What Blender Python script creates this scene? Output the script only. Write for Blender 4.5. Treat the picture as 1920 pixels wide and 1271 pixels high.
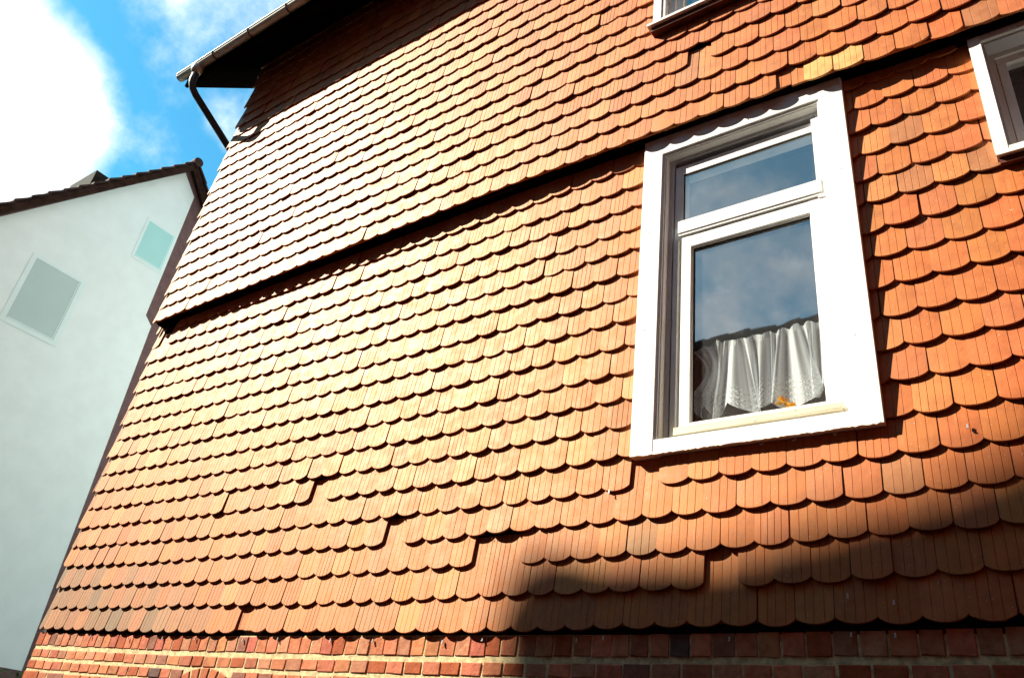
import bpy, math, random
from mathutils import Vector, Euler
random.seed(7)
for o in list(bpy.data.objects): bpy.data.objects.remove(o)
SC = bpy.context.scene
COL = SC.collection
R = math.radians

# ------------------------------------------------------------------ camera
cd = bpy.data.cameras.new('camera'); cam = bpy.data.objects.new('camera', cd); COL.objects.link(cam)
cam.location = (7.446, -3.453, 1.601)
cam.rotation_euler = (R(120.738), R(-7.008), R(34.502))
cd.sensor_width = 36; cd.lens = 1486.756/1920*36; cd.clip_start = .05; cd.clip_end = 2000
SC.camera = cam
# ------------------------------------------------------------------ sun, sky, exposure
S = Vector((-1.60, -1.0, 1.45)).normalized()          # towards the sun
sl = bpy.data.lights.new('sun', 'SUN'); sun = bpy.data.objects.new('sun', sl); COL.objects.link(sun)
sl.energy = 5.0; sl.angle = R(.5); sl.color = (1, .91, .76)
sun.rotation_euler = S.to_track_quat('Z', 'Y').to_euler(); sun.location = (-20, -20, 25)
SC.view_settings.view_transform = 'Standard'; SC.view_settings.look = 'None'
SC.view_settings.exposure = 1.4; SC.view_settings.gamma = 1
W = bpy.data.worlds.new('World'); SC.world = W; W.use_nodes = True

class NT:
    def __init__(s, nt): s.t = nt; nt.nodes.clear()
    def n(s, typ, ins=None, **kw):
        nd = s.t.nodes.new(typ)
        for k, v in kw.items(): setattr(nd, k, v)
        for k, v in (ins or {}).items():
            if hasattr(v, 'links') or isinstance(v, bpy.types.NodeSocket): s.t.links.new(v, nd.inputs[k])
            else: nd.inputs[k].default_value = v
        return nd
    def math(s, op, a, b=0.0, c=None, clamp=False):
        ins = {0: a, 1: b}
        if c is not None: ins[2] = c
        return s.n('ShaderNodeMath', ins, operation=op, use_clamp=clamp).outputs[0]
    def vm(s, op, a, b=(0, 0, 0), out=0):
        return s.n('ShaderNodeVectorMath', {0: a, 1: b}, operation=op).outputs[out]
    def mix(s, f, a, b, mode='MIX'):
        nd = s.n('ShaderNodeMix', data_type='RGBA', blend_type=mode)
        for i, v in ((0, f), (6, a), (7, b)):
            if isinstance(v, bpy.types.NodeSocket): s.t.links.new(v, nd.inputs[i])
            else: nd.inputs[i].default_value = v
        return nd.outputs[2]
    def noise(s, vec, scale, detail=4, rough=.55, out=0, dist=0):
        return s.n('ShaderNodeTexNoise', {'Vector': vec, 'Scale': scale, 'Detail': detail, 'Roughness': rough, 'Distortion': dist}).outputs[out]
    def mapr(s, v, a, b, c=0., d=1., smooth=True):
        return s.n('ShaderNodeMapRange', {0: v, 1: a, 2: b, 3: c, 4: d}, interpolation_type='SMOOTHSTEP' if smooth else 'LINEAR').outputs[0]

w = NT(W.node_tree)
out = w.n('ShaderNodeOutputWorld')
sky = w.n('ShaderNodeTexSky', sky_type='NISHITA', sun_disc=False)
sky.sun_elevation = math.asin(S.z); sky.sun_rotation = math.atan2(S.x, S.y)
sky.altitude = 100; sky.air_density = 1.0; sky.dust_density = .6; sky.ozone_density = 1.5
dirv = w.n('ShaderNodeTexCoord').outputs['Generated']
dirv = w.vm('NORMALIZE', dirv)
tint = w.mix(1.0, sky.outputs[0], (.36, 1.18, 1.24, 1), 'MULTIPLY')
def blob(px, inner, outer):
    d = w.vm('DOT_PRODUCT', dirv, Vector(px).normalized(), out=1)
    return w.mapr(d, math.cos(R(outer)), math.cos(R(inner)))
fine = w.noise(dirv, 9, 8, .62)
fin2 = w.noise(dirv, 3.2, 6, .6)
big = w.math('MAXIMUM', blob((-.855, .09, .53), 2, 12), w.math('MULTIPLY', blob((-.66, .247, .71), 0, 9), .30))
big = w.math('MAXIMUM', big, w.math('MULTIPLY', blob((-.78, .27, .56), 0, 5), .22))
big = w.math('MAXIMUM', big, w.math('MULTIPLY', blob((-.69, .31, .645), 0, 4), .36))
# cloud bank added out of view to light the gable; cloud mirrored in glass
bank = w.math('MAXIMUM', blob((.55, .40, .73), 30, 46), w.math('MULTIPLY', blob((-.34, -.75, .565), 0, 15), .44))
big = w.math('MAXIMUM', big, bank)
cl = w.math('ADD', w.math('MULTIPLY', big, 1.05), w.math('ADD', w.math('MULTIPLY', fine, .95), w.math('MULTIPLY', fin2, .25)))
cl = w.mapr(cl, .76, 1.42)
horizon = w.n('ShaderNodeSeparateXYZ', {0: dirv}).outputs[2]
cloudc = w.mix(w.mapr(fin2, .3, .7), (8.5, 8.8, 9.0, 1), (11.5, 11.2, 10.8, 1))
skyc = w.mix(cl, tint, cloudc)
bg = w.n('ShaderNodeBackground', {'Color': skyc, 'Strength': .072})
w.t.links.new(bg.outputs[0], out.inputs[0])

# ------------------------------------------------------------------ material helpers
def mat(name):
    m = bpy.data.materials.new(name); m.use_nodes = True
    return m, NT(m.node_tree)
def finish(t, bsdf):
    o = t.n('ShaderNodeOutputMaterial'); t.t.links.new(bsdf, o.inputs[0])
def simple(name, c, rough=.6, noise=.25, scale=8, bump=.0, spec=.4, metal=0., speck=None):
    m, t = mat(name)
    co = t.n('ShaderNodeTexCoord').outputs['Object']
    nz = t.noise(co, scale, 6, .6)
    a = tuple(x*(1-noise) for x in c)+(1,); b = tuple(min(1, x*(1+noise)) for x in c)+(1,)
    col = t.mix(t.mapr(nz, .3, .7), a, b)
    if speck:
        s = t.noise(co, speck[0], 3, .6)
        col = t.mix(t.mapr(s, speck[1], speck[1]+.04), col, tuple(speck[2])+(1,))
    ins = {'Base Color': col, 'Roughness': rough, 'Metallic': metal, 'Specular IOR Level': spec}
    if bump:
        ins['Normal'] = t.n('ShaderNodeBump', {'Height': t.noise(co, scale*6, 5, .6), 'Strength': bump, 'Distance': .01}).outputs[0]
    p = t.n('ShaderNodeBsdfPrincipled', ins); finish(t, p.outputs[0])
    return m

def tile_material():
    m, t = mat('fired_clay_tile')
    co = t.n('ShaderNodeTexCoord').outputs['Object']
    at = t.n('ShaderNodeAttribute', attribute_name='tint', attribute_type='GEOMETRY').outputs['Color']
    uv = t.n('ShaderNodeUVMap', uv_map='UVMap').outputs[0]
    sx = t.n('ShaderNodeSeparateXYZ', {0: uv})
    n1 = t.noise(co, 14, 6, .6); n2 = t.noise(co, 70, 4, .6); n3 = t.noise(co, 3.0, 5, .6)
    col = t.mix(t.mapr(n1, .35, .72), at, t.mix(1.0, at, (1.16, 1.24, 1.3, 1), 'MULTIPLY'))
    col = t.mix(t.mapr(n1, .52, .30, 0, .42), col, t.mix(1.0, at, (.80, .62, .52, 1), 'MULTIPLY'))
    col = t.mix(t.math('MULTIPLY', t.mapr(n2, .50, .70), .16), col, (.20, .075, .03, 1))
    # pale streaks down some tiles and grime, both fixed in the clay
    st = t.noise(t.vm('MULTIPLY', co, (34, 34, 2.2)), 1.0, 3, .6)
    col = t.mix(t.math('MULTIPLY', t.mapr(st, .58, .80), .30), col, (.55, .26, .11, 1))
    soot = t.math('MULTIPLY', t.mapr(n3, .60, .74), .22)
    col = t.mix(soot, col, (.15, .055, .028, 1))
    # lichen flecks and mortar dots
    fl = t.noise(co, 160, 2, .5); fm = t.noise(co, 9, 2, .5)
    col = t.mix(t.math('MULTIPLY', t.mapr(fl, .69, .73), t.mapr(fm, .46, .60)), col, (.62, .52, .36, 1))
    bm = t.n('ShaderNodeBump', {'Height': t.math('ADD', t.noise(co, 55, 6, .65), t.math('MULTIPLY', st, .6)), 'Strength': .22, 'Distance': .004}).outputs[0]
    rgh = t.mapr(n1, .25, .75, .58, .70)
    p = t.n('ShaderNodeBsdfPrincipled', {'Base Color': col, 'Roughness': rgh, 'Specular IOR Level': .92, 'Specular Tint': (1, .87, .50, 1), 'Normal': bm})
    finish(t, p.outputs[0]); return m

def brick_material():
    m, t = mat('old_brick')
    co = t.n('ShaderNodeTexCoord').outputs['Object']
    at = t.n('ShaderNodeAttribute', attribute_name='tint', attribute_type='GEOMETRY').outputs['Color']
    n1 = t.noise(co, 18, 6, .65); n2 = t.noise(co, 60, 5, .7)
    col = t.mix(t.mapr(n1, .35, .7), at, t.mix(1.0, at, (.72, .6, .55, 1), 'MULTIPLY'))
    col = t.mix(t.mapr(n2, .62, .72, 0, .6), col, (.06, .035, .03, 1))
    bm = t.n('ShaderNodeBump', {'Height': t.noise(co, 60, 8, .7), 'Strength': .7, 'Distance': .008}).outputs[0]
    p = t.n('ShaderNodeBsdfPrincipled', {'Base Color': col, 'Roughness': .8, 'Specular IOR Level': .25, 'Normal': bm})
    finish(t, p.outputs[0]); return m

def paint_material(name='white_paint', c=(.80, .80, .78), chips=.0):
    m, t = mat(name)
    co = t.n('ShaderNodeTexCoord').outputs['Object']
    n1 = t.noise(co, 6, 5, .6); n2 = t.noise(co, 45, 4, .6); n3 = t.noise(co, 120, 2, .5)
    grain = t.noise(t.vm('MULTIPLY', co, (60, 60, 5)), 1, 4, .6)
    col = t.mix(t.mapr(n1, .35, .7), tuple(c)+(1,), (c[0]*.93, c[1]*.92, c[2]*.88, 1))
    col = t.mix(t.mapr(n3, .705, .735), col, (.16, .13, .10, 1))
    drip = t.noise(t.vm('MULTIPLY', co, (26, 26, 1.6)), 1, 4, .6)
    col = t.mix(t.math('MULTIPLY', t.mapr(drip, .58, .78), .35), col, (.50, .47, .38, 1))
    if chips: col = t.mix(t.math('MULTIPLY', t.mapr(n2, .66-.06*chips, .70), t.mapr(n1, .45, .6)), col, (.28, .24, .18, 1))
    bm = t.n('ShaderNodeBump', {'Height': t.math('ADD', grain, n2), 'Strength': .25, 'Distance': .003}).outputs[0]
    p = t.n('ShaderNodeBsdfPrincipled', {'Base Color': col, 'Roughness': .45, 'Specular IOR Level': .4, 'Normal': bm})
    finish(t, p.outputs[0]); return m

def glass_material(name, ior, dirt=.03):
    m, t = mat(name)
    co = t.n('ShaderNodeTexCoord').outputs['Object']
    wav = t.n('ShaderNodeBump', {'Height': t.noise(co, 2.2, 2, .5), 'Strength': .05, 'Distance': .02}).outputs[0]
    geo = t.n('ShaderNodeNewGeometry')
    cs = t.math('ABSOLUTE', t.vm('DOT_PRODUCT', geo.outputs['Incoming'], geo.outputs['Normal'], out=1))
    f0 = ((ior-1)/(ior+1))**2
    fr = t.math('ADD', f0, t.math('MULTIPLY', 1-f0, t.math('POWER', t.math('SUBTRACT', 1, cs), 5)))
    fr = t.math('MULTIPLY', fr, t.math('SUBTRACT', 1, geo.outputs['Backfacing']))
    gl = t.n('ShaderNodeBsdfGlossy', {'Color': (1, 1, 1, 1), 'Roughness': .02, 'Normal': wav}).outputs[0]
    tr = t.n('ShaderNodeBsdfTransparent', {'Color': (.97, .985, .98, 1)}).outputs[0]
    df = t.n('ShaderNodeBsdfDiffuse', {'Color': (.6, .62, .62, 1)}).outputs[0]
    d = t.math('ADD', dirt, t.math('ADD', t.math('MULTIPLY', t.mapr(t.noise(co, 7, 6, .65), .5, .8), dirt*2.0),
                                   t.math('MULTIPLY', t.mapr(t.noise(co, 190, 2, .5), .70, .74), .20)))
    base = t.n('ShaderNodeMixShader', {0: d, 1: tr, 2: df}).outputs[0]
    sh = t.n('ShaderNodeMixShader', {0: fr, 1: base, 2: gl}).outputs[0]
    finish(t, sh); return m

def curtain_material():
    m, t = mat('sheer_lace')
    uv = t.n('ShaderNodeUVMap', uv_map='UVMap').outputs[0]
    s = t.n('ShaderNodeSeparateXYZ', {0: uv}); u, v = s.outputs[0], s.outputs[1]
    at = t.n('ShaderNodeAttribute', attribute_name='fold', attribute_type='GEOMETRY').outputs['Fac']
    thr = t.noise(t.vm('MULTIPLY', uv, (420, 26, 1)), 1, 3, .6)
    dens = t.math('ADD', t.math('MULTIPLY', at, 1.15), t.math('MULTIPLY', thr, .24))
    # lace bands: rows of eyelets along the hem, slanting, and along the heading
    def dots(su, sv, r):
        f = t.n('ShaderNodeTexVoronoi', {'Vector': t.vm('MULTIPLY', uv, (su, sv, 1)), 'Scale': 1.0, 'Randomness': .12}).outputs['Distance']
        return f
    ring = dots(56, 34, .3)
    ringm = t.math('MULTIPLY', t.mapr(ring, .16, .22), t.mapr(ring, .46, .38))
    zig = t.math('ADD', v, t.math('MULTIPLY', t.math('PINGPONG', t.math('MULTIPLY', u, 7.0), .5), .30))
    wv = t.math('PINGPONG', t.math('MULTIPLY', zig, 13), .5)
    band = t.math('MULTIPLY', t.mapr(wv, .2, .35), t.mapr(zig, .44, .38))
    head = t.mapr(v, .90, .93)
    band = t.math('MAXIMUM', band, head)
    hole = t.mapr(ring, .15, .10)
    dens = t.math('MULTIPLY', dens, t.math('SUBTRACT', 1.0, t.math('MULTIPLY', band, .35)))
    a = t.math('ADD', dens, t.math('MULTIPLY', t.math('MULTIPLY', band, ringm), .8))
    a = t.math('SUBTRACT', a, t.math('MULTIPLY', t.math('MULTIPLY', band, hole), .8))
    a = t.math('ADD', t.math('MAXIMUM', a, .06), .06, clamp=True)
    df = t.n('ShaderNodeBsdfDiffuse', {'Color': (.93, .96, 1.0, 1)}).outputs[0]
    tl = t.n('ShaderNodeBsdfTranslucent', {'Color': (.85, .88, .92, 1)}).outputs[0]
    cloth = t.n('ShaderNodeMixShader', {0: .25, 1: df, 2: tl}).outputs[0]
    tr = t.n('ShaderNodeBsdfTransparent').outputs[0]
    finish(t, t.n('ShaderNodeMixShader', {0: a, 1: tr, 2: cloth}).outputs[0]); return m

M = {}
M['tile'] = tile_material(); M['brick'] = brick_material()
M['mortar'] = simple('lime_mortar', (.66, .54, .30), .9, .3, 25, .6, .2)
M['sheath'] = simple('tarred_sheathing', (.035, .024, .018), .9, .3, 12)
M['white'] = paint_material('white_paint', (.82, .81, .79), 0)
M['worn'] = paint_material('worn_white_paint', (.78, .77, .73), 1)
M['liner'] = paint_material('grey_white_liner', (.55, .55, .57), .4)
M['cream'] = paint_material('cream_paint', (.72, .66, .48), 1)
M['darkwood'] = simple('shade_black_wood', (.004, .0028, .0022), .95, .35, 9, .2, .0)  # near-black colour stands in for deep shade under eave and step
M['redwood'] = simple('red_brown_board', (.10, .032, .018), .75, .35, 9, .2, .2)
M['zinc'] = simple('weathered_zinc', (.40, .44, .39), .5, .15, 5, .1, .4, .1)
M['pipe'] = simple('shade_dark_pipe', (.035, .038, .036), .5, .2, 5, .1, .4)  # dark colour stands in for the unlit side of the pipe
M['vergewood'] = simple('dark_verge_board', (.035, .018, .013), .85, .35, 9, .2, .1)
M['zincdark'] = simple('dark_zinc', (.05, .055, .05), .6, .2, 6, .1, .3, .2)
M['rooftile'] = simple('weathered_roof_tile', (.035, .020, .016), .8, .45, 6, .4, .2)
M['plaster'] = simple('white_lime_plaster', (.90, .90, .88), .9, .05, 3, .2, .2)
M['brownplaster'] = simple('brown_roughcast', (.16, .10, .10), .9, .18, 6, .6, .2, 0, (60, .66, (.05, .03, .03)))
M['mint'] = simple('pale_mint_paint', (.82, .96, .96), .85, .03, 3, .05, .2)
M['teal'] = simple('grey_mint_paint', (.50, .67, .66), .8, .02, 3, 0, .2)
M['aqua'] = simple('aqua_paint', (.43, .80, .79), .8, .02, 3, 0, .2)
M['mintline'] = simple('mint_frame_paint', (.76, .945, .945), .8, .02, 3, 0, .2)
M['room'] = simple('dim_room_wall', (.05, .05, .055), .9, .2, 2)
M['asphalt'] = simple('asphalt', (.05, .043, .038), .9, .25, 4, .4, .2)
M['stone'] = simple('mossy_chimney_stone', (.022, .022, .014), .9, .4, 7, .6, .2)
M['opp'] = simple('dark_red_brick', (.15, .030, .010), .9, .2, 3, .2, .2)
M['nail'] = simple('galvanised_clip', (.65, .65, .66), .4, .2, 20, 0, .5, .5)
M['hole'] = simple('nail_hole_and_shadow_line', (.02, .012, .01), .9, .1, 20)
M['glass'] = glass_material('window_glass', 2.7, .026)
M['glassdark'] = glass_material('window_glass_dark', 1.6, .05)
M['curtain'] = curtain_material()
M['petal'] = simple('orange_petal', (.90, .38, .015), .6, .45, 60, 0, .3)
M['leaf'] = simple('green_leaf', (.05, .11, .03), .6, .5, 20, 0, .3)
M['stem'] = simple('twig', (.06, .045, .03), .8, .3, 20)

# ------------------------------------------------------------------ mesh helpers
class MB:
    def __init__(s): s.v = []; s.f = []; s.c = []; s.uv = []; s.fold = []
    def vert(s, p, c=None, uv=(0, 0), fold=0.):
        s.v.append(tuple(p)); s.c.append(c or (1, 1, 1, 1)); s.uv.append(uv); s.fold.append(fold); return len(s.v)-1
    def box(s, a, b, c=None, jit=0.):
        i = len(s.v)
        for z in (a[2], b[2]):
            for (x, y) in ((a[0], a[1]), (b[0], a[1]), (b[0], b[1]), (a[0], b[1])):
                s.vert((x+random.uniform(-jit, jit), y+random.uniform(-jit, jit), z+random.uniform(-jit, jit)), c)
        for q in ((0, 3, 2, 1), (4, 5, 6, 7), (0, 1, 5, 4), (1, 2, 6, 5), (2, 3, 7, 6), (3, 0, 4, 7)): s.f.append(tuple(i+k for k in q))
    def bevbox(s, a, b, bev, c=None):
        """box whose front (-Y) face is chamfered on all four edges"""
        i = len(s.v); a0, a1, a2 = a; b0, b1, b2 = b
        P = [(a0, b1, a2), (b0, b1, a2), (b0, b1, b2), (a0, b1, b2),
             (a0, a1+bev, a2), (b0, a1+bev, a2), (b0, a1+bev, b2), (a0, a1+bev, b2),
             (a0+bev, a1, a2+bev), (b0-bev, a1, a2+bev), (b0-bev, a1, b2-bev), (a0+bev, a1, b2-bev)]
        for p in P: s.vert(p, c)
        F = [(3, 2, 1, 0), (8, 9, 10, 11)]
        for k in range(4):
            l = (k+1) % 4
            F += [(k, l, 4+l, 4+k), (4+k, 4+l, 8+l, 8+k)]
        for q in F: s.f.append(tuple(i+k for k in q))
    def prism(s, pts, y0, y1, c=None):
        """polygon in XZ extruded along Y"""
        i = len(s.v); n = len(pts)
        for y in (y0, y1):
            for (x, z) in pts: s.vert((x, y, z), c)
        s.f.append(tuple(range(i, i+n))); s.f.append(tuple(range(i+2*n-1, i+n-1, -1)))
        for k in range(n): s.f.append((i+k, i+n+k, i+n+(k+1) % n, i+(k+1) % n))
    def prismx(s, pts, x0, x1, c=None):
        """polygon in YZ extruded along X"""
        i = len(s.v); n = len(pts)
        for x in (x0, x1):
            for (y, z) in pts: s.vert((x, y, z), c)
        s.f.append(tuple(range(i, i+n))); s.f.append(tuple(range(i+2*n-1, i+n-1, -1)))
        for k in range(n): s.f.append((i+k, i+n+k, i+n+(k+1) % n, i+(k+1) % n))
    def tube(s, pts, r, n=14, cap=True):
        pts = [Vector(p) for p in pts]; rings = []
        rr = r if isinstance(r, (list, tuple)) else [r]*len(pts)
        up = Vector((0, 0, 1))
        for k, p in enumerate(pts):
            d = (pts[min(k+1, len(pts)-1)]-pts[max(k-1, 0)]).normalized()
            a = d.cross(Vector((1, .13, .07))).normalized(); b = d.cross(a).normalized()
            rings.append([s.vert(p+rr[k]*(math.cos(2*math.pi*j/n)*a+math.sin(2*math.pi*j/n)*b)) for j in range(n)])
        for k in range(len(pts)-1):
            for j in range(n): s.f.append((rings[k][j], rings[k][(j+1) % n], rings[k+1][(j+1) % n], rings[k+1][j]))
        if cap: s.f.append(tuple(rings[0][::-1])); s.f.append(tuple(rings[-1]))
    def build(s, name, m, parent=None, smooth=False, normals=True):
        me = bpy.data.meshes.new(name); me.from_pydata(s.v, [], s.f)
        ca = me.color_attributes.new('tint', 'FLOAT_COLOR', 'POINT')
        ca.data.foreach_set('color', [x for c in s.c for x in c])
        fa = me.attributes.new('fold', 'FLOAT', 'POINT'); fa.data.foreach_set('value', s.fold)
        uvl = me.uv_layers.new(name='UVMap')
        lv = [0]*len(me.loops); me.loops.foreach_get('vertex_index', lv)
        uvl.data.foreach_set('uv', [x for i in lv for x in s.uv[i]])
        me.materials.append(m)
        if normals:
            import bmesh
            bm = bmesh.new(); bm.from_mesh(me); bmesh.ops.recalc_face_normals(bm, faces=bm.faces); bm.to_mesh(me); bm.free()
        if smooth: me.polygons.foreach_set('use_smooth', [True]*len(me.polygons))
        o = bpy.data.objects.new(name, me); COL.objects.link(o)
        if parent: o.parent = parent
        return o
def lab(o, label, cat=None, group=None, kind=None):
    if label: o['label'] = label
    if cat: o['category'] = cat
    if group: o['group'] = group
    if kind: o['kind'] = kind
    return o
def empty(name, loc=(0, 0, 0)):
    o = bpy.data.objects.new(name, None); COL.objects.link(o); o.location = loc; return o
def lerp(pts, x):
    if x <= pts[0][0]: return pts[0][1]
    for (a, b), (c, d) in zip(pts, pts[1:]):
        if x <= c: return b+(d-b)*(x-a)/(c-a)
    return pts[-1][1]

# ------------------------------------------------------------------ ground
g = MB(); g.v = [(-400, -400, 0), (400, -400, 0), (400, 400, 0), (-400, 400, 0)]; g.c = [(1, 1, 1, 1)]*4; g.uv = [(0, 0)]*4; g.fold = [0]*4; g.f = [(0, 1, 2, 3)]
lab(g.build('ground', M['asphalt']), None, None, None, 'structure')

# ------------------------------------------------------------------ tiled house
Z0 = 2.38                       # foot of the tile hanging
XR = 10.0                       # right end of the house
house = lab(empty('tiled_house', (0, 0, 0)), 'house hung with rows of orange rounded clay tiles above a brick plinth, white casement windows', 'house')
UP = -.097                      # face of the jettied upper storey
ZS = 3.075+Z0                   # nominal step height

def sag(x): return -.014+.034*((x-3.9)/3.4)**2
STEP = [(0, 3.041), (2, 3.074), (4.5, 3.099), (5.5, 3.075), (6.3, 3.055), (6.9, 3.022), (7.4, 2.99), (8.4, 2.94), (12, 2.95)]
# openings (outer casing rectangles): x0, x1, z0, z1
WIN = {'main': (5.611, 6.842, .857+Z0, 3.10+Z0), 'side': (7.475, 8.62, 2.15+Z0, 2.96+Z0), 'top': (5.69, 6.86, 4.085+Z0, 5.45+Z0)}

BASE = (.41, .092, .017)
def tile_tint(x, z, kind):
    r = random.random()
    k = random.gauss(1, .065)
    c = [BASE[0]*k, BASE[1]*k*random.gauss(1, .08), BASE[2]*k*random.gauss(1, .12)]
    if r < .10: c = [.45*k, .135*k, .032*k]                 # yellower batch
    elif r < .22: c = [.40*k, .088*k, .024*k]               # redder, harder burnt
    elif r < .235: c = [.33*k, .10*k, .035*k]                # browned
    if kind == 'new': c = [.58*k, .27*k, .08*k]
    if kind == 'edge': c = [.24*k, .075*k, .03*k]
    # old soot near the ground at the lane corner
    s = max(0, 1-(z-Z0)/.75)*max(0, 1-x/3.2)
    if random.random() < s*2.2:
        q = random.uniform(.35, .9)*min(1, s*2); c = [c[0]*(1-q)+.09*q, c[1]*(1-q)+.055*q, c[2]*(1-q)+.04*q]
    return (max(.02, c[0]), max(.015, c[1]), max(.01, c[2]), 1)

def clip_rects(xa, xb, zb, zt, rects):
    for (x0, x1, z0, z1) in rects:
        if xb <= x0 or xa >= x1 or zt <= z0 or zb >= z1: continue
        inx = min(xb, x1)-max(xa, x0)
        if inx >= (xb-xa)*.999:
            if zb < z0 and z0-zb > .02: zt = min(zt, z0)          # below the sill
            elif zt > z1 and zt-z1 > .02: zb = max(zb, z1)
            else: return None
        elif zb < z0-.1: zt = min(zt, z0)
        elif xa < x0: xb = x0
        else: xa = x1
        if xb-xa < .012 or zt-zb < .012: return None
    return xa, xb, zb, zt

def add_tile(mb, x0, x1, zb, zt, yb, yt, th, sg, tint, rects=(), grooves=(.25, .5, .75), rot=0., yaw=0., flat=False, damage=0.):
    cl = clip_rects(x0, x1, zb, zt, rects)
    if cl is None: return
    xa, xb, zlo, zhi = cl
    wd = x1-x0; xc = (x0+x1)/2
    us = set([0, .03, .08, .16, .25, .37, .5, .63, .75, .84, .92, .97, 1])
    gw = .0019/wd; gd = {}
    for g_ in grooves:
        for d_, dep in ((-gw, 0), (0, .0024), (gw, 0)): us.add(g_+d_); gd[g_+d_] = dep
    us = sorted(u for u in us if xa-1e-6 <= x0+u*wd <= xb+1e-6)
    if not us: return
    if x0+us[0]*wd > xa+1e-4: us = [(xa-x0)/wd]+us
    if x0+us[-1]*wd < xb-1e-4: us = us+[(xb-x0)/wd]
    if len(us) < 2: return
    K = 1-math.sqrt(1-.945**2)
    ids = []
    slope = (yt-yb)/(zt-zb)
    for u in us:
        s = abs(2*u-1)
        z = zb+(0 if flat else sg*(1-math.sqrt(max(0, 1-(.945*s)**2)))/K)
        if damage: z += damage*max(0, random.random()-.3)
        z = max(z, zlo)
        dep = gd.get(u, 0)
        x = x0+u*wd
        camber = .0012*(1-s*s)
        ya = yaw*(u-(1 if yaw < -.09 else .5))*wd
        def pt(zz, dy):
            return (x+(zt-zz)*rot, yb+(zz-zb)*slope-camber+ya+dy, zz+(x-xc)*rot)
        top = min(zhi, zt)
        if z > top-.004: z = top-.004
        row = [mb.vert(pt(top, dep), tint, (u, 1)), mb.vert(pt(z+.0025, dep), tint, (u, 0)),
               mb.vert(pt(z, dep+.0018), tint, (u, 0)), mb.vert(pt(z, th), tint, (u, 0)), mb.vert(pt(top, th), tint, (u, 1))]
        ids.append(row)
    for a, b in zip(ids, ids[1:]):
        for k in range(3): mb.f.append((a[k], a[k+1], b[k+1], b[k]))
    a, b = ids[0], ids[-1]
    mb.f.append((a[0], a[4], a[3], a[2], a[1])); mb.f.append((b[0], b[1], b[2], b[3], b[4]))

H = .1718; TL = .345; TH = .012
def clad(name, lower):
    mb = MB(); nails = MB()
    rects = []
    for k, (x0, x1, z0, z1) in WIN.items():
        if (k == 'top') != lower: rects.append((x0+.035, x1-.035, z0+.03, z1-.03))
    wd = .16 if lower else .1635
    rows = 18 if lower else 23
    for r in range(-1, rows):
        off = 0 if r % 2 == 0 else .5
        if not lower: off = (off+.122/wd) % 1.0
        if lower: xl = lerp([(0, .075), (2.9, .012)], r*H)
        else: xl = lerp([(0, .032), (3.4, .107)], r*H)
        n0 = -1; x = off*wd-wd
        rowz = random.gauss(0, .002)
        ph = random.uniform(0, 6)
        k = 0; drift = 0
        while x < XR:
            x1 = x+wd+random.gauss(0, .0022)
            a, b = x, x1; x = x1
            # keep the bond from drifting
            x += ((off+round(x/wd-off))*wd-x)*.6
            if b < xl+.02: continue
            kind = 'std'
            if a < xl+.012: a = xl; kind = 'edge'
            elif a-xl < .05 and a > xl: a = xl if a-xl < .03 else a
            if b > XR: break
            xc = (a+b)/2
            if lower: z = Z0+.012+r*H+sag(xc)+rowz
            else: z = Z0+lerp(STEP, xc)*(1-r/30)+3.08*(r/30)+r*H+rowz-.015+.01
            z += .004*math.sin(xc*2.3+ph)+random.gauss(0, .0018)
            if r < 0: z += H+.022
            key = ('L' if lower else 'U', r)
            gap = False
            for (gx0, gx1, rk) in GAPS.get(key, ()):
                if gx0 < xc < gx1: gap = True
            for (gx0, gx1, rk) in NEW.get(key, ()):
                if gx0 < xc < gx1: kind = rk
            if gap: continue
            y0 = 0 if lower else UP
            lift = random.gauss(0, .0022)
            if random.random() < .05: lift -= random.uniform(.002, .007)
            yb = y0-.028+lift; yt = y0+.007
            gro = [.25+random.gauss(0, .008), .5+random.gauss(0, .008), .75+random.gauss(0, .008)]
            q = random.random()
            if q < .10: gro = [.2, .4, .6, .8]
            elif q < .15: gro = [.34, .67]
            if kind == 'plain': gro = []
            sg = random.gauss(.028, .0012)
            if r < 0: yb = y0-.010; yt = y0+.014; lift = 0; kind = 'std'
            tint = tile_tint(xc, z, kind)
            if kind == 'edge': sg = .028
            gapw = random.uniform(.0008, .0022)
            if random.random() < .08: gapw += .002
            add_tile(mb, a+gapw, b-gapw, z, z+TL, yb, yt, TH, sg, tint, rects, gro,
                     random.gauss(0, .006), random.gauss(0, .010)+(-.14 if kind == 'edge' else 0),
                     flat=(r < 0), damage=(.006 if random.random() < .006 else 0))
    o = mb.build(name, M['tile'], house, normals=False)
    return o
GAPS = {('L', 0): [(2.79, 2.95, 0)], ('L', 1): [(5.95, 6.16, 0)], ('L', 2): [(4.70, 4.91, 0)],
        ('L', 3): [(3.88, 4.16, 0)], ('L', 5): [(3.08, 3.25, 0)], ('L', 4): [(5.66, 5.75, 0)], ('L', 16): [(.10, .30, 0)], ('L', 17): [(.10, .34, 0)],
        ('U', 0): [(6.45, 6.62, 0)], ('U', 3): [(5.86, 6.06, 0)]}
NEW = {('U', 0): [(6.62, 6.97, 'new'), (5.62, 5.78, 'plain')], ('L', 4): [(5.75, 5.95, 'plain')], ('U', 6): [(6.9, 7.05, 'new')]}
clad('tile_cladding', True)
clad('tile_cladding', False)

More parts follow.
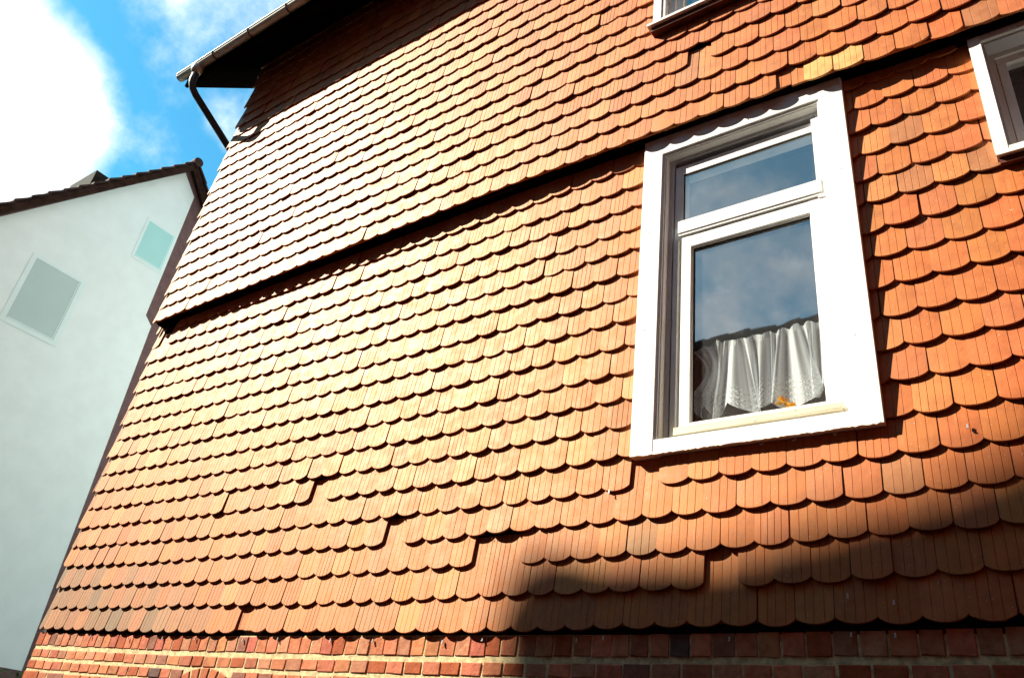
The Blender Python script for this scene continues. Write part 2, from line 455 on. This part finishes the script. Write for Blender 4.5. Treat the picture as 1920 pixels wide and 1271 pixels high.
# nail heads and clips in the bare strips where tiles are missing
def disc(mb, x, y, z, r, t=.002):
    i = len(mb.v); n = 8
    for yy in (y, y+t):
        for k in range(n): mb.vert((x+r*math.cos(k*math.pi/4), yy, z+r*math.sin(k*math.pi/4)))
    mb.f.append(tuple(range(i, i+n)))
    for k in range(n): mb.f.append((i+k, i+n+k, i+n+(k+1) % n, i+(k+1) % n))
def single(name, m, fn, *a):
    b = MB(); fn(b, *a); b.build(name, m, house)
for (x0, x1, r) in ((3.88, 4.16, 3), (4.70, 4.88, 2), (5.86, 6.06, None), (3.08, 3.25, 5)):
    zt = (Z0+.012+(r+1)*H+sag((x0+x1)/2)-.008) if r is not None else Z0+3.045+4*H-.02
    yy = 0 if r is not None else UP
    for k in range(4 if x1-x0 > .25 else 2): single('nail', M['hole'], disc, x0+(k+.6)*(x1-x0)/(4.4 if x1-x0 > .25 else 2.2), yy-.006, zt-.006*random.random(), .0035)
for (x, z) in ((5.79, 4*H+.13), (5.85, 4*H+.135)): single('nail', M['hole'], disc, x, -.018, Z0+z, .0035)
def clip(b, x, y, z): b.box((x-.003, y+.002, z-.008), (x+.003, y+.009, z+.008)); b.box((x-.0045, y-.001, z-.011), (x+.0045, y+.005, z-.006))
for i in range(16):
    x = .6+i*.42+random.uniform(-.15, .15)
    single('tile_clip', M['nail'], clip, x, -.016, Z0-.02+sag(x)+random.uniform(-.016, .0))
for (x, z) in ((5.49, .69), (7.15, .80), (6.79, .10), (6.62, .13)):
    single('tile_clip', M['nail'], clip, x, -.038, Z0+z)

# ---- solid wall behind the tiles, with openings
def wall_with_holes(mb, x0, x1, z0, z1, y0, y1, holes):
    xs = sorted({x0, x1}|{h[0] for h in holes}|{h[1] for h in holes}); zs = sorted({z0, z1}|{h[2] for h in holes}|{h[3] for h in holes})
    for xa, xb in zip(xs, xs[1:]):
        run = None
        for za, zb in zip(zs, zs[1:]):
            hole = any(h[0]-1e-6 <= xa and xb <= h[1]+1e-6 and h[2]-1e-6 <= za and zb <= h[3]+1e-6 for h in holes)
            if hole or za < z0 or zb > z1: 
                if run: mb.box((xa, y0, run[0]), (xb, y1, run[1])); run = None
            else: run = (run[0], zb) if run else (za, zb)
        if run: mb.box((xa, y0, run[0]), (xb, y1, run[1]))
def ins(rc, m): return (rc[0]+m, rc[1]-m, rc[2]+m, rc[3]-m)
mw = WIN['main']
H_main = (mw[0]+.06, mw[1]-.06, mw[2]+.04, 2.98+Z0); H_side = ins(WIN['side'], .04); H_top = ins(WIN['top'], .04)
b = MB(); wall_with_holes(b, .075, XR, Z0-.005, 3.10+Z0, .030, .30, [H_main, H_side]); b.build('wall', M['sheath'], house)
b = MB(); wall_with_holes(b, .11, XR, 3.11+Z0, 6.80+Z0, UP+.030, .16, [H_top]); b.build('wall', M['sheath'], house)
b = MB(); b.box((.082, .31, 0), (.30, 8.2, 8.95)); b.box((XR-.25, .31, 0), (XR, 8.2, 8.95)); b.box((.31, 7.95, 0), (XR-.26, 8.2, 8.9))
lab(b.build('wall', M['plaster'], house), 'white plastered flank wall')
# dark rooms
b = MB()
def room(b, x0, x1, z0, z1, y1):
    b.box((x0, y1, z0), (x1, y1+.05, z1)); b.box((x0, .32, z1), (x1, y1, z1+.05)); b.box((x0, .32, z0-.05), (x1, y1, z0))
    b.box((x0-.05, .32, z0), (x0, y1, z1)); b.box((x1, .32, z0), (x1+.05, y1, z1))
room(b, 4.4, 9.6, 2.55, 5.30, 3.2); room(b, 4.6, 9.4, 5.50, 8.35, 3.2)
b.build('room', M['room'], house)

# ---- step board under the jetty: a dark cove following the tile edge
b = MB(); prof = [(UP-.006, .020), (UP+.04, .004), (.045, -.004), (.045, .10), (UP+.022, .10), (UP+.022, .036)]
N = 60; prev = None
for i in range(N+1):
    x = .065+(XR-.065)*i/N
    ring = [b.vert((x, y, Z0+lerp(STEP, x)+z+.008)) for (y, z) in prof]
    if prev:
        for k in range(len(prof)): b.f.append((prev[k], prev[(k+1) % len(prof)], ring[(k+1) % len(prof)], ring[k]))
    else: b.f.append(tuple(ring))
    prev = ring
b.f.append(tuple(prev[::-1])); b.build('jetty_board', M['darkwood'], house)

# ---- brick plinth
bk = MB()
def brick(x0, x1, z0, z1, y=0.0):
    k = random.gauss(1, .13); q = random.random()
    c = (.58*k, .20*k*random.gauss(1, .1), .095*k, 1)
    if q < .10: c = (.30*k, .12*k, .075*k, 1)
    elif q < .13: c = (.14*k, .08*k, .065*k, 1)
    elif q < .30: c = (.55*k, .24*k, .13*k, 1)
    elif q < .40: c = (.42, .10, .03, 1)
    zc = sag((x0+x1)/2); i = len(bk.v)
    bk.bevbox((x0, y+random.uniform(-.003, .0005), z0+zc), (x1, y+.06, z1+zc), random.uniform(.002, .005), c)
    for j in range(8, 12): 
        v = bk.v[i+j]; bk.v[i+j] = (v[0]+random.uniform(-.004, .004), v[1]+random.uniform(-.002, .001), v[2]+random.uniform(-.004, .004))
AX, AR, AZ = 2.50, .62, Z0-.205-.62      # basement window arch
def in_arch(x, z): return (x-AX)**2+(z-AZ)**2 < (AR+.012)**2 and abs(x-AX) < .47
z = Z0-.006
course = 0
while z > -.05:
    hgt = .098 if course == 0 else random.gauss(.064, .002)
    x = .092+random.uniform(0, .03)
    mix = random.random()
    while x < XR-.05:
        if course == 0: wd = random.gauss(.094, .004); gp = random.uniform(.005, .012)
        else:
            wd = random.gauss(.125, .006) if (course in (1, 2) or random.random() < .45) else random.gauss(.245, .008)
            gp = random.uniform(.008, .015)
        x1 = min(x+wd, XR-.02)
        if course == 0 or not in_arch((x+x1)/2, z-hgt/2):
            brick(x if x > .15 else .092, x1, z-hgt, z-random.uniform(0, .004))
        x = x1+gp
    z -= hgt+(.030 if course == 0 else random.uniform(.016, .026)); course += 1
for k in range(9):                                    # rowlock arch
    a = R(90+(k-4)*9.6); 
    for_c = []
    kk = random.gauss(1, .1); c = (.50*kk, .155*kk, .065*kk, 1); i = len(bk.v)
    bk.bevbox((-.043, -.004, 0), (.043, .06, .115), .006, c)
    for j in range(i, len(bk.v)):
        v = bk.v[j]; rad = AR-.118+v[2]; t = v[0]*(rad/AR)
        bk.v[j] = (AX+math.cos(a)*rad+math.sin(a)*t, v[1], AZ+math.sin(a)*rad-math.cos(a)*t+sag(AX))
plinth = bk.build('brick_plinth', M['brick'], house)
b = MB(); b.box((.098, .0035, 0), (XR, .30, Z0-.012))
b.build('mortar', M['mortar'], plinth)

# ------------------------------------------------------------------ windows
def ring(b, o, i, y0, y1, jit=0.):
    """picture-frame of four butt-jointed boards; o and i are outer and inner rects"""
    b.box((o[0], y0, o[2]), (i[0], y1, o[3]), None, jit); b.box((i[1], y0, o[2]), (o[1], y1, o[3]), None, jit)
    b.box((i[0], y0+.0015, i[3]), (i[1], y1, o[3]), None, jit); b.box((i[0], y0+.0015, o[2]), (i[1], y1, i[2]), None, jit)
def pane(b, r, y): b.box((r[0], y, r[2]), (r[1], y+.004, r[3]))

def main_window():
    z = Z0; p = -.057
    b = MB(); o = (5.611, 6.842, .857+z, 3.08+z); i = (5.737, 6.712, .935+z, 2.93+z)
    ring(b, o, i, p, .018, .0012)
    w_ = b.build('window', M['white'], house)
    lab(w_, 'large white window with a lace curtain')
    # crust of old paint hanging under the casing, and loose flakes
    b = MB(); x = o[0]+.008; low = []
    while x < o[1]-.012: low.append((x, o[2]-random.choice((.0005, .001, .003, .005))-random.uniform(0, .002))); x += random.uniform(.006, .022)
    b.prism([(o[0]+.004, o[2]+.006)]+low+[(o[1]-.006, o[2]+.006)], p-.0015, p+.014); b.build('paint_crust', M['worn'], w_)
    for (x, l) in ((6.28, .018), (6.43, .02), (6.62, .014)):
        b = MB(); b.box((x, -.02, o[2]-.016), (x+l, -.006, o[2]-.006), None, .003); b.build('paint_flake', M['worn'], w_)
    for (x, zz) in ((6.765, 1.32), (5.672, 2.31), (5.665, 1.62), (6.79, 2.35), (6.30, 2.965), (5.70, 2.90), (6.77, 2.02)):
        b = MB(); disc(b, x, p-.0012, zz+z, .0032); b.build('nail', M['hole'], w_)
    # moulded inner edge and lining
    b = MB(); ring(b, i, (i[0]+.016, i[1]-.012, i[2]+.0, i[3]-.016), p+.012, .03)
    ring(b, (i[0]+.016, i[1]-.012, i[2], i[3]-.016), (i[0]+.024, i[1]-.016, i[2], i[3]-.022), p+.022, .05)
    b.build('moulding', M['white'], w_)
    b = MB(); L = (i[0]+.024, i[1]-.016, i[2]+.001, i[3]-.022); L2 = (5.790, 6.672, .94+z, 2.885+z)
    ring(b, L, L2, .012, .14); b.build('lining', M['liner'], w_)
    # fixed frame with transom
    D = -.040
    def X(x): return 7.446+(x-7.446)*.9886
    def Zz(v): return z-.779+(v+.779)*.9886
    def q(r): return (X(r[0]), X(r[1]), Zz(r[2]), Zz(r[3]))
    b = MB(); F = q((5.780, 6.672, .94, 2.885)); F = (F[0], 6.688, F[2], F[3])
    gt = q((5.832, 6.637, 2.408, 2.815))
    b.box((F[0], D+.062, gt[2]-.12), (gt[0], .12, F[3])); b.box((gt[1], D+.038, gt[2]-.12), (F[1], .12, F[3])); b.box((gt[0], D+.064, gt[3]), (gt[1], .12, F[3]))
    b.box((X(5.815), D+.030, Zz(2.318)), (X(6.66), .10, Zz(2.407))); b.box((X(5.818), D+.036, Zz(2.300)), (X(6.658), .09, Zz(2.3175)))
    b.box((F[0], D+.05, F[2]), (F[0]+.03, .12, Zz(2.287))); b.box((X(6.658)+.0008, D+.045, F[2]), (F[1], .12, Zz(2.287)))
    b.build('frame', M['white'], w_)
    lo = q((5.899, 6.580, 1.058, 2.201))
    b = MB(); ring(b, q((5.836, 6.658, 1.0, 2.284)), q((5.893, 6.586, 1.052, 2.207)), D+.044, D+.095)
    ring(b, q((5.8935, 6.5855, 1.0525, 2.2065)), lo, D+.062, D+.092)
    b.build('sash', M['white'], w_)
    b = MB(); b.box((5.846, -.040, .963+z), (6.676, .02, .992+z), None, .0015); b.box((5.849, -.052, .946+z), (6.673, .01, .962+z), None, .0015); b.box((5.86, -.028, .915+z), (6.668, .02, .945+z))
    b.build('sill', M['cream'], w_)
    b = MB(); pane(b, gt, D+.075); b.build('pane', M['glass'], w_)
    b = MB(); pane(b, lo, D+.078); b.build('pane', M['glass'], w_)
    b = MB()
    for (r_, yy) in ((gt, D+.0745), (lo, D+.0775)):
        b.box((r_[0]+.0002, yy-.006, r_[3]-.009), (r_[1]-.0002, yy-.0005, r_[3]-.0002)); b.box((r_[0]+.0002, yy-.006, r_[2]+.0002), (r_[0]+.007, yy-.0005, r_[3]-.010))
    b.build('shadow_line', M['hole'], w_)  # dark strips stand in for the shadow line along the glass
    b = MB(); b.box((5.74, .122, .955+z), (6.72, .36, 1.0+z)); b.box((X(5.80), .062, .975+z), (X(6.68), .1215, 1.0+z)); b.build('inner_sill', M['white'], w_)
    return w_
main_window()

def top_window():
    z = Z0; o = WIN['top']; i = (o[0]+.060, o[1]-.06, o[2]+.035, o[3]-.06); p = UP-.085
    b = MB(); ring(b, o, i, p, UP+.05, .001); w_ = b.build('window', M['white'], house); lab(w_, 'upper white window with thin sill')
    b = MB(); b.box((o[0]-.035, p-.022, o[2]-.022), (o[1]+.035, UP+.03, o[2]-.002), None, .001); b.build('sill', M['white'], w_)
    b = MB(); b.box((o[0]-.015, p+.004, o[2]-.065), (o[1]+.015, UP-.005, o[2]-.024)); b.build('sill_board', M['redwood'], w_)
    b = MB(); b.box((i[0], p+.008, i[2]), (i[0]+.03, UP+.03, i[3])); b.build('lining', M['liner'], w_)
    b = MB(); r1 = (i[0]+.03, i[1], i[2], i[3]); r2 = (i[0]+.085, i[1]-.05, i[2]+.03, i[3]-.05)
    ring(b, r1, r2, UP-.03, UP+.06); ring(b, (r2[0]+.001, r2[1]-.001, r2[2]+.001, r2[3]-.001), (r2[0]+.05, r2[1]-.05, r2[2]+.03, r2[3]-.05), UP-.01, UP+.05)
    b.build('frame', M['white'], w_)
    b = MB(); pane(b, (r2[0]+.05, r2[1]-.05, r2[2]+.03, r2[3]-.05), UP+.02); b.build('pane', M['glass'], w_)
top_window()

def side_window():
    o = WIN['side']; i = (o[0]+.055, o[1]-.055, o[2]+.030, o[3]-.04); p = -.062
    b = MB(); ring(b, o, i, p, .018, .001); w_ = b.build('window', M['worn'], house); lab(w_, 'small white window with flaking paint')
    b = MB(); b.box((o[0]+.002, p-.012, o[2]-.020), (o[1]+.01, .01, o[2]-.001), None, .001); b.build('sill', M['worn'], w_)
    b = MB(); b.box((o[0]+.01, p+.012, o[2]-.055), (o[1]-.01, -.002, o[2]-.021)); b.build('sill_board', M['redwood'], w_)
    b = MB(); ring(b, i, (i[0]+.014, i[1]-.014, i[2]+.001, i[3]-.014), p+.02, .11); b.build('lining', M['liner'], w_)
    b = MB(); r0 = (i[0]+.014, i[1]-.014, i[2]+.001, i[3]-.014); r1 = (r0[0]+.03, r0[1]-.03, r0[2]+.03, r0[3]-.03)
    ring(b, r0, r1, .045, .12); r2 = (r1[0]+.004, r1[1]-.004, r1[2]+.004, r1[3]-.004); r3 = (r2[0]+.04, r2[1]-.04, r2[2]+.04, r2[3]-.04)
    ring(b, r2, r3, .06, .12); b.build('frame', M['white'], w_)
    b = MB(); pane(b, r3, .085); b.build('pane', M['glassdark'], w_)
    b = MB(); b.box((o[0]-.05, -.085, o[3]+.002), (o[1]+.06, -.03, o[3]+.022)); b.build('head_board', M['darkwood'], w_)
side_window()

# ------------------------------------------------------------------ roof, soffit, gutter
EV = -.61; VX = -.60
def sof(y): return 7.003+Z0+.968*y
rf = MB()
yr = 4.4
rf.prismx([(EV+.02, sof(EV)+.16), (yr, sof(yr)+.26), (9.2, sof(yr)+.26-.967*(9.2-yr)), (9.2, sof(yr)+.36-.967*(9.2-yr)), (yr, sof(yr)+.37), (EV-.03, sof(EV)+.20)], VX-.02, XR+.4)
roof = rf.build('roof', M['rooftile'], house)
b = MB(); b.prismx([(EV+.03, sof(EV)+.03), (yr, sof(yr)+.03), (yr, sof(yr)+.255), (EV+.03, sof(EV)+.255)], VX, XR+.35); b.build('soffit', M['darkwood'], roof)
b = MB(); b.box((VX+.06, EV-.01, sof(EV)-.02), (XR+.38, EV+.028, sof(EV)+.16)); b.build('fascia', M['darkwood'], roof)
gy, gz, gr = EV-.065, sof(EV)+.125, .055
gm = MB(); xs = [VX-.03+(XR+.5)*k/24 for k in range(25)]; n = 12
prev = None
for x in xs:
    o_ = [gm.vert((x, gy-gr*math.cos(math.pi*k/n), gz-gr*math.sin(math.pi*k/n))) for k in range(n+1)]
    i_ = [gm.vert((x, gy-(gr-.004)*math.cos(math.pi*k/n), gz-(gr-.004)*math.sin(math.pi*k/n))) for k in range(n+1)]
    cur = o_+i_[::-1]
    if prev:
        for k in range(len(cur)): gm.f.append((prev[k], prev[(k+1) % len(cur)], cur[(k+1) % len(cur)], cur[k]))
    prev = cur
i0 = len(gm.v)
for x in (VX-.034, VX-.030):
    for k in range(n+1): gm.vert((x, gy-gr*math.cos(math.pi*k/n), gz-gr*math.sin(math.pi*k/n)))
gm.f.append(tuple(range(i0, i0+n+1))); gm.f.append(tuple(range(i0+2*n+1, i0+n, -1)))
gut = gm.build('gutter', M['zinc'], house, smooth=True)
b = MB(); b.tube([(VX-.03, gy-gr-.0015, gz+.002), (XR+.45, gy-gr-.0015, gz+.002)], .0072, 8); b.build('rim', M['zinc'], gut)
b = MB(); b.box((VX-.03, gy-.015, gz+.012), (XR+.45, EV, gz+.018)); b.build('drip_edge', M['zinc'], gut)
bx = .10
while bx < XR:
    b = MB()
    b.tube([(bx, gy-(gr+.006)*math.cos(math.pi*k/10), gz-(gr+.006)*math.sin(math.pi*k/10)) for k in range(11)], .008, 6); b.build('bracket', M['zincdark'], gut)
    bx += .66
# swan-neck downpipe
dp = MB(); ox = -.235
dp.tube([(ox, gy, gz-.10), (ox, gy, 6.27+Z0), (ox+.002, gy+.012, 6.225+Z0), (ox+.006, gy+.045, 6.165+Z0), (ox+.015, gy+.10, 6.11+Z0),
         (-.12, -.04, 5.72+Z0), (-.06, .25, 5.52+Z0), (-.025, .35, 5.45+Z0), (.0, .40, 5.36+Z0), (.0, .40, .1)], .042, 16)
pipe = dp.build('downpipe', M['pipe'], house, smooth=True)
b = MB(); b.tube([(ox, gy, gz-.045), (ox, gy, gz-.10), (ox, gy, gz-.15)], [.085, .072, .047], 16); b.build('funnel', M['zinc'], pipe, smooth=True)

# ------------------------------------------------------------------ curtain and flower in the main window
def curtain():
    b = MB(); nu, nv = 150, 46; x0, x1 = 5.888, 6.622; zt, zb = 1.535+Z0, 1.052+Z0
    folds = [random.uniform(.7, 1.3) for _ in range(9)]; tot = sum(folds); acc = [0]
    for f in folds: acc.append(acc[-1]+f/tot)
    ids = []
    for j in range(nv+1):
        v = j/nv; row = []
        for i in range(nu+1):
            u = i/nu
            k = max(q for q in range(9) if acc[q] <= u+1e-9); lu = (u-acc[k])/(acc[k+1]-acc[k])
            depth = .012+.012*(1-v)
            y = .088+depth*math.sin(lu*2*math.pi+.6*math.sin(k*2.1))*(.8+.3*math.sin(k*1.7))
            lean = (1-v)*(.045*math.sin(u*17.0+.6)+.030*math.sin(u*31.0+2.0))*min(1, u*5, (1-u)*8)
            x = x0+(x1-x0)*u+.010*math.sin(lu*2*math.pi)*(1.2-v)+lean
            if u < .25: x += (.25-u)*4*(.080*math.sin(math.pi*min(1, (1-v)*1.35)))
            top = zt+.024*abs(math.sin(lu*math.pi+.3*k))*(.4+.6*math.sin(k*1.9)**2)-.035*max(0, .22-u)/.22-.022*math.sin(math.pi*u)+.02*(u > .93)
            scall = .020+.085*(1-abs(math.sin(math.pi*(u*6.0+.2+.12*math.sin(u*14)))))**1.4
            bot = zb+.075*max(0, 1-abs(u-.9)/.18)*.6+scall-.01*math.sin(u*9)+(.05*max(0, .10-u)/.10)
            z = bot+(top-bot)*v
            slope = abs(math.cos(lu*2*math.pi+.6*math.sin(k*2.1)))
            fold = .12+.95*slope**2.2*(.35+.65*math.sin(k*2.3+.6)**2)+.25*max(0, math.sin(u*43+v*2.0))**3
            row.append(b.vert((x, y, z), None, (u, v), fold))
        ids.append(row)
    for j in range(nv):
        for i in range(nu): b.f.append((ids[j][i], ids[j][i+1], ids[j+1][i+1], ids[j+1][i]))
    o = b.build('curtain', M['curtain'], None, smooth=True)
    lab(o, 'short white sheer lace curtain with wavy folds hanging inside the large window', 'curtain')
curtain()
def flower():
    root = empty('flower', (6.385, .150, 1.0+Z0))
    lab(root, 'orange flower with dark leaves on the inner sill under the lace curtain', 'flower')
    b = MB()
    for k in range(46):
        a = random.uniform(0, 6.28); e = random.uniform(-.1, 1.2); l = random.uniform(.030, .048)
        c = Vector((.045*(k % 2)-.01, -.092, .085-.03*(k % 2)))
        d = Vector((math.cos(a)*math.cos(e), math.sin(a)*math.cos(e)*.7-.2, math.sin(e)*.8)).normalized(); s_ = d.cross(Vector((0, 0, 1))).normalized()*.009
        i = len(b.v)
        for p_ in (c, c+d*l*.5+s_, c+d*l*.5-s_, c+d*l+Vector((0, 0, -.006))): b.vert(p_)
        b.f += [(i, i+1, i+3), (i, i+3, i+2)]
    b.build('blossom', M['petal'], root, normals=False)
    b = MB(); b.tube([(0, -.05, 0), (.005, -.065, .04), (0, -.088, .085)], .004, 6); b.build('stem', M['leaf'], root)
    b = MB()
    for k in range(9):
        a = random.uniform(0, 6.28); l = random.uniform(.05, .085); c = Vector((0, -.05, .02+.004*k)); d = Vector((math.cos(a), math.sin(a)*.5, .12)); s_ = d.cross(Vector((0, 0, 1))).normalized()*.016
        i = len(b.v)
        for p_ in (c, c+d*l*.5+s_, c+d*l*.5-s_, c+d*l): b.vert(p_)
        b.f += [(i, i+1, i+3), (i, i+3, i+2)]
    b.build('leaf', M['leaf'], root, normals=False)
flower()

# ------------------------------------------------------------------ neighbouring gable house across the lane
nb = lab(empty('gabled_house', (-4, 1.3, 0)), 'house across the lane with a pale mint gable wall and dark tiled roof', 'house')
def npart(b, name, m, parent=None, **k):
    o = b.build(name, m, None, **k); o.parent = parent or nb
    if parent is None: o.matrix_parent_inverse = nb.matrix_world.inverted() if False else o.matrix_parent_inverse
    return o
OFF = Vector((-4, 1.3, 0))
class NB(MB):
    def vert(s, p, c=None, uv=(0, 0), fold=0.): return MB.vert(s, Vector(p)-OFF, c, uv, fold)
AY, AZT = 1.29, 10.45; SLL = 1.21; EL = -1.75; ER = 5.68
def rline(y): return AZT-SLL*abs(y-AY)
b = NB(); b.prismx([(EL, 0), (ER, 0), (ER, rline(ER)), (AY, AZT), (EL, rline(EL))], -11, -4.0); npart(b, 'wall', M['brownplaster'])
paint = [(EL+.004, rline(EL)-.10), (1.221, 10.345), (1.536, 10.02), (1.563, 7.593), (1.71, 7.469), (1.878, 2.363), (EL+.004, 2.30)]
b = NB(); b.prismx(paint, -3.999, -3.993); pp = npart(b, 'painted_panel', M['mint'])
def flatwin(y0, y1, z0, z1, m, label, fr):
    b = NB(); ringp = [(y0-.06, z0-.06), (y1+.06, z1+.05)]
    b.box((-3.992, y0-fr, z0-fr), (-3.988, y0, z1+fr*.6)); b.box((-3.992, y1, z0-fr), (-3.988, y1+fr, z1+fr*.6))
    b.box((-3.992, y0, z1), (-3.9885, y1, z1+fr*.6)); b.box((-3.992, y0, z0-fr), (-3.986, y1, z0))
    f = npart(b, 'window', M['mintline']); lab(f, label)
    b = NB(); b.box((-3.992, y0, z0), (-3.989, y1, z1)); o = b.build('pane', m, None); o.parent = f
    b = NB(); b.box((-3.988, y0+.012, z0+.004), (-3.984, y1-.012, z0+.020)); b.box((-3.988, y1-.026, z0+.022), (-3.985, y1-.016, z1-.02))
    o = b.build('frame', M['mintline'], None); o.parent = f
flatwin(-.195, .485, 6.515, 7.523, M['teal'], 'larger window painted grey mint', .07)
flatwin(1.02, 1.49, 8.405, 9.105, M['aqua'], 'small attic window painted aqua', .045)
# roof: two slopes of overlapping tiles with a stepped verge, ridge caps
rt = NB()
def slope(side):
    n = 22; L = (AY-EL+.5) if side < 0 else (ER-AY+.5)
    for k in range(n):
        d0 = L*k/n; d1 = L*(k+1.25)/n
        y0, y1 = AY+side*d0, AY+side*d1; z0, z1 = AZT+.09-SLL*d0, AZT+.09-SLL*d1
        up = .07+random.uniform(-.012, .012)
        rt.prismx([(y0, z0), (y1, z1+up*.6), (y1, z1+up*.6+.045), (y0, z0+.035)], -11.0, -3.80+random.uniform(-.015, .015))
slope(-1); slope(1)
nroof = npart(rt, 'roof', M['rooftile'])
b = NB()
for side in (-1, 1):
    e = EL-.35 if side < 0 else ER+.35
    b.prismx([(AY, AZT), (e, rline(e)), (e, rline(e)+.095), (AY, AZT+.095)], -10.9, -3.84)
    b.prismx([(AY, AZT-.07), (e, rline(e)-.07), (e, rline(e)-.002), (AY, AZT-.002)], -3.90, -3.85)
o = b.build('verge_board', M['vergewood'], None); o.parent = nroof
b = NB()
for k in range(18):
    x = -3.80-k*.40; 
    b.tube([(x, AY, AZT+.10), (x-.46, AY, AZT+.115)], [.085, .07], 12)
o = b.build('ridge_cap', M['rooftile'], None); o.parent = nroof
b = NB(); b.box((-5.6, .20, 8.6), (-4.75, .95, 9.86)); o = b.build('chimney', M['stone'], None); o.parent = nroof

# ------------------------------------------------------------------ house across the street (shades the foot of the wall, mirrored in the glass), plus added sky blockers
op = lab(empty('street_house', (0, -12, 0)), 'street house with dark stepped roof edge mirrored in the large window, plus added sky blockers', 'house')
OFF = Vector((0, -12, 0))
YF = -9.02
b = NB(); b.prism([(-9.55, 0), (.3, 0), (.3, 15.0), (-3.0, 18.6), (-7.07, 16.17), (-7.5, 15.98), (-7.87, 15.90), (-8.25, 15.79), (-8.45, 15.76), (-9.0, 15.78), (-9.3, 15.86), (-9.48, 15.80), (-9.55, 15.6)], -11.5, YF)  # left outline follows the cast shade; peak raised to block sky light
b.prism([(-36, 0), (-9.56, 0), (-9.56, 14.5), (-36, 14.5)], -15, YF+.02)  # unseen row added to block low sky on the left
b.prism([(.31, 0), (4.75, 0), (4.75, 9.70), (.31, 9.70)], -15, YF+.02)
b.prism([(4.75, 0), (18, 0), (18, 19), (4.75, 19)], -15, YF+.03)  # unseen tall block added to cut sky light on the wall
b.box((13.0, YF+.03, 0), (18, 3.0, 17))  # unseen end block added to close off sky from the right
o = b.build('wall', M['opp'], None); o.parent = op
b = NB()
x = .31
while x < 4.5:
    i = len(b.v); b.box((x, YF-.5, 9.70), (x+.50, YF+.06, 9.86))
    for j in range(i, len(b.v)):
        v = b.v[j]; t = (v[0]+OFF.x-x)/.5; b.v[j] = (v[0], v[1], v[2]+(.045*t if v[2] > 9.8 else 0))
    x += .46
o = b.build('ridge_tiles', M['rooftile'], None); o.parent = op
b = NB(); 
b.prism([(.3, 15.01), (-3.0, 18.61), (-7.07, 16.18), (-7.08, 16.19), (-3.0, 18.72), (.4, 15.02)], -11.6, YF-.02)
o = b.build('roof', M['rooftile'], None); o.parent = op
for q in range(2):
    for k in range(4):
        f = NB(); x = -4.6+k*3.6; f.box((x-.5, YF-.01, 3.2+q*3), (x+.5, YF+.05, 4.7+q*3)); o = f.build('window', M['worn'], None); o.parent = op
        f = NB(); f.box((x-.42, YF+.05, 3.28+q*3), (x+.42, YF+.056, 4.62+q*3)); p_ = f.build('pane', M['glassdark'], None); p_.parent = o

# ------------------------------------------------------------------ ivy shrub at the corner of the lane
sh = lab(empty('shrub', (-3.5, 1.6, 0)), 'dark green leafy shrub at the foot of the mint gable', 'shrub')
b = MB()
for k in range(1500):
    a = random.uniform(0, 6.28); hh = random.uniform(.3, 2.32); rr = .33*math.sqrt(random.random())*(1.1-.15*hh)
    c = Vector((rr*math.cos(a), rr*math.sin(a)*1.5, hh)); d = Vector((random.gauss(0, 1), random.gauss(0, 1), random.gauss(0, .7))).normalized()
    s_ = d.cross(Vector((random.gauss(0, 1), random.gauss(0, 1), random.gauss(0, 1)))).normalized(); l = random.uniform(.03, .06)
    i = len(b.v)
    for p_ in (c, c+d*l*.5+s_*l*.35, c+d*l*.5-s_*l*.35, c+d*l): b.vert(p_)
    b.f += [(i, i+1, i+3), (i, i+3, i+2)]
b.build('foliage', M['leaf'], sh, normals=False)
b = MB()
for k in range(5): b.tube([(random.uniform(-.1, .1), random.uniform(-.1, .1), 0), (random.uniform(-.15, .15), random.uniform(-.2, .2), 1.0), (random.uniform(-.25, .25), random.uniform(-.4, .4), 2.1)], [.02, .014, .005], 6)
b.build('stem', M['stem'], sh)
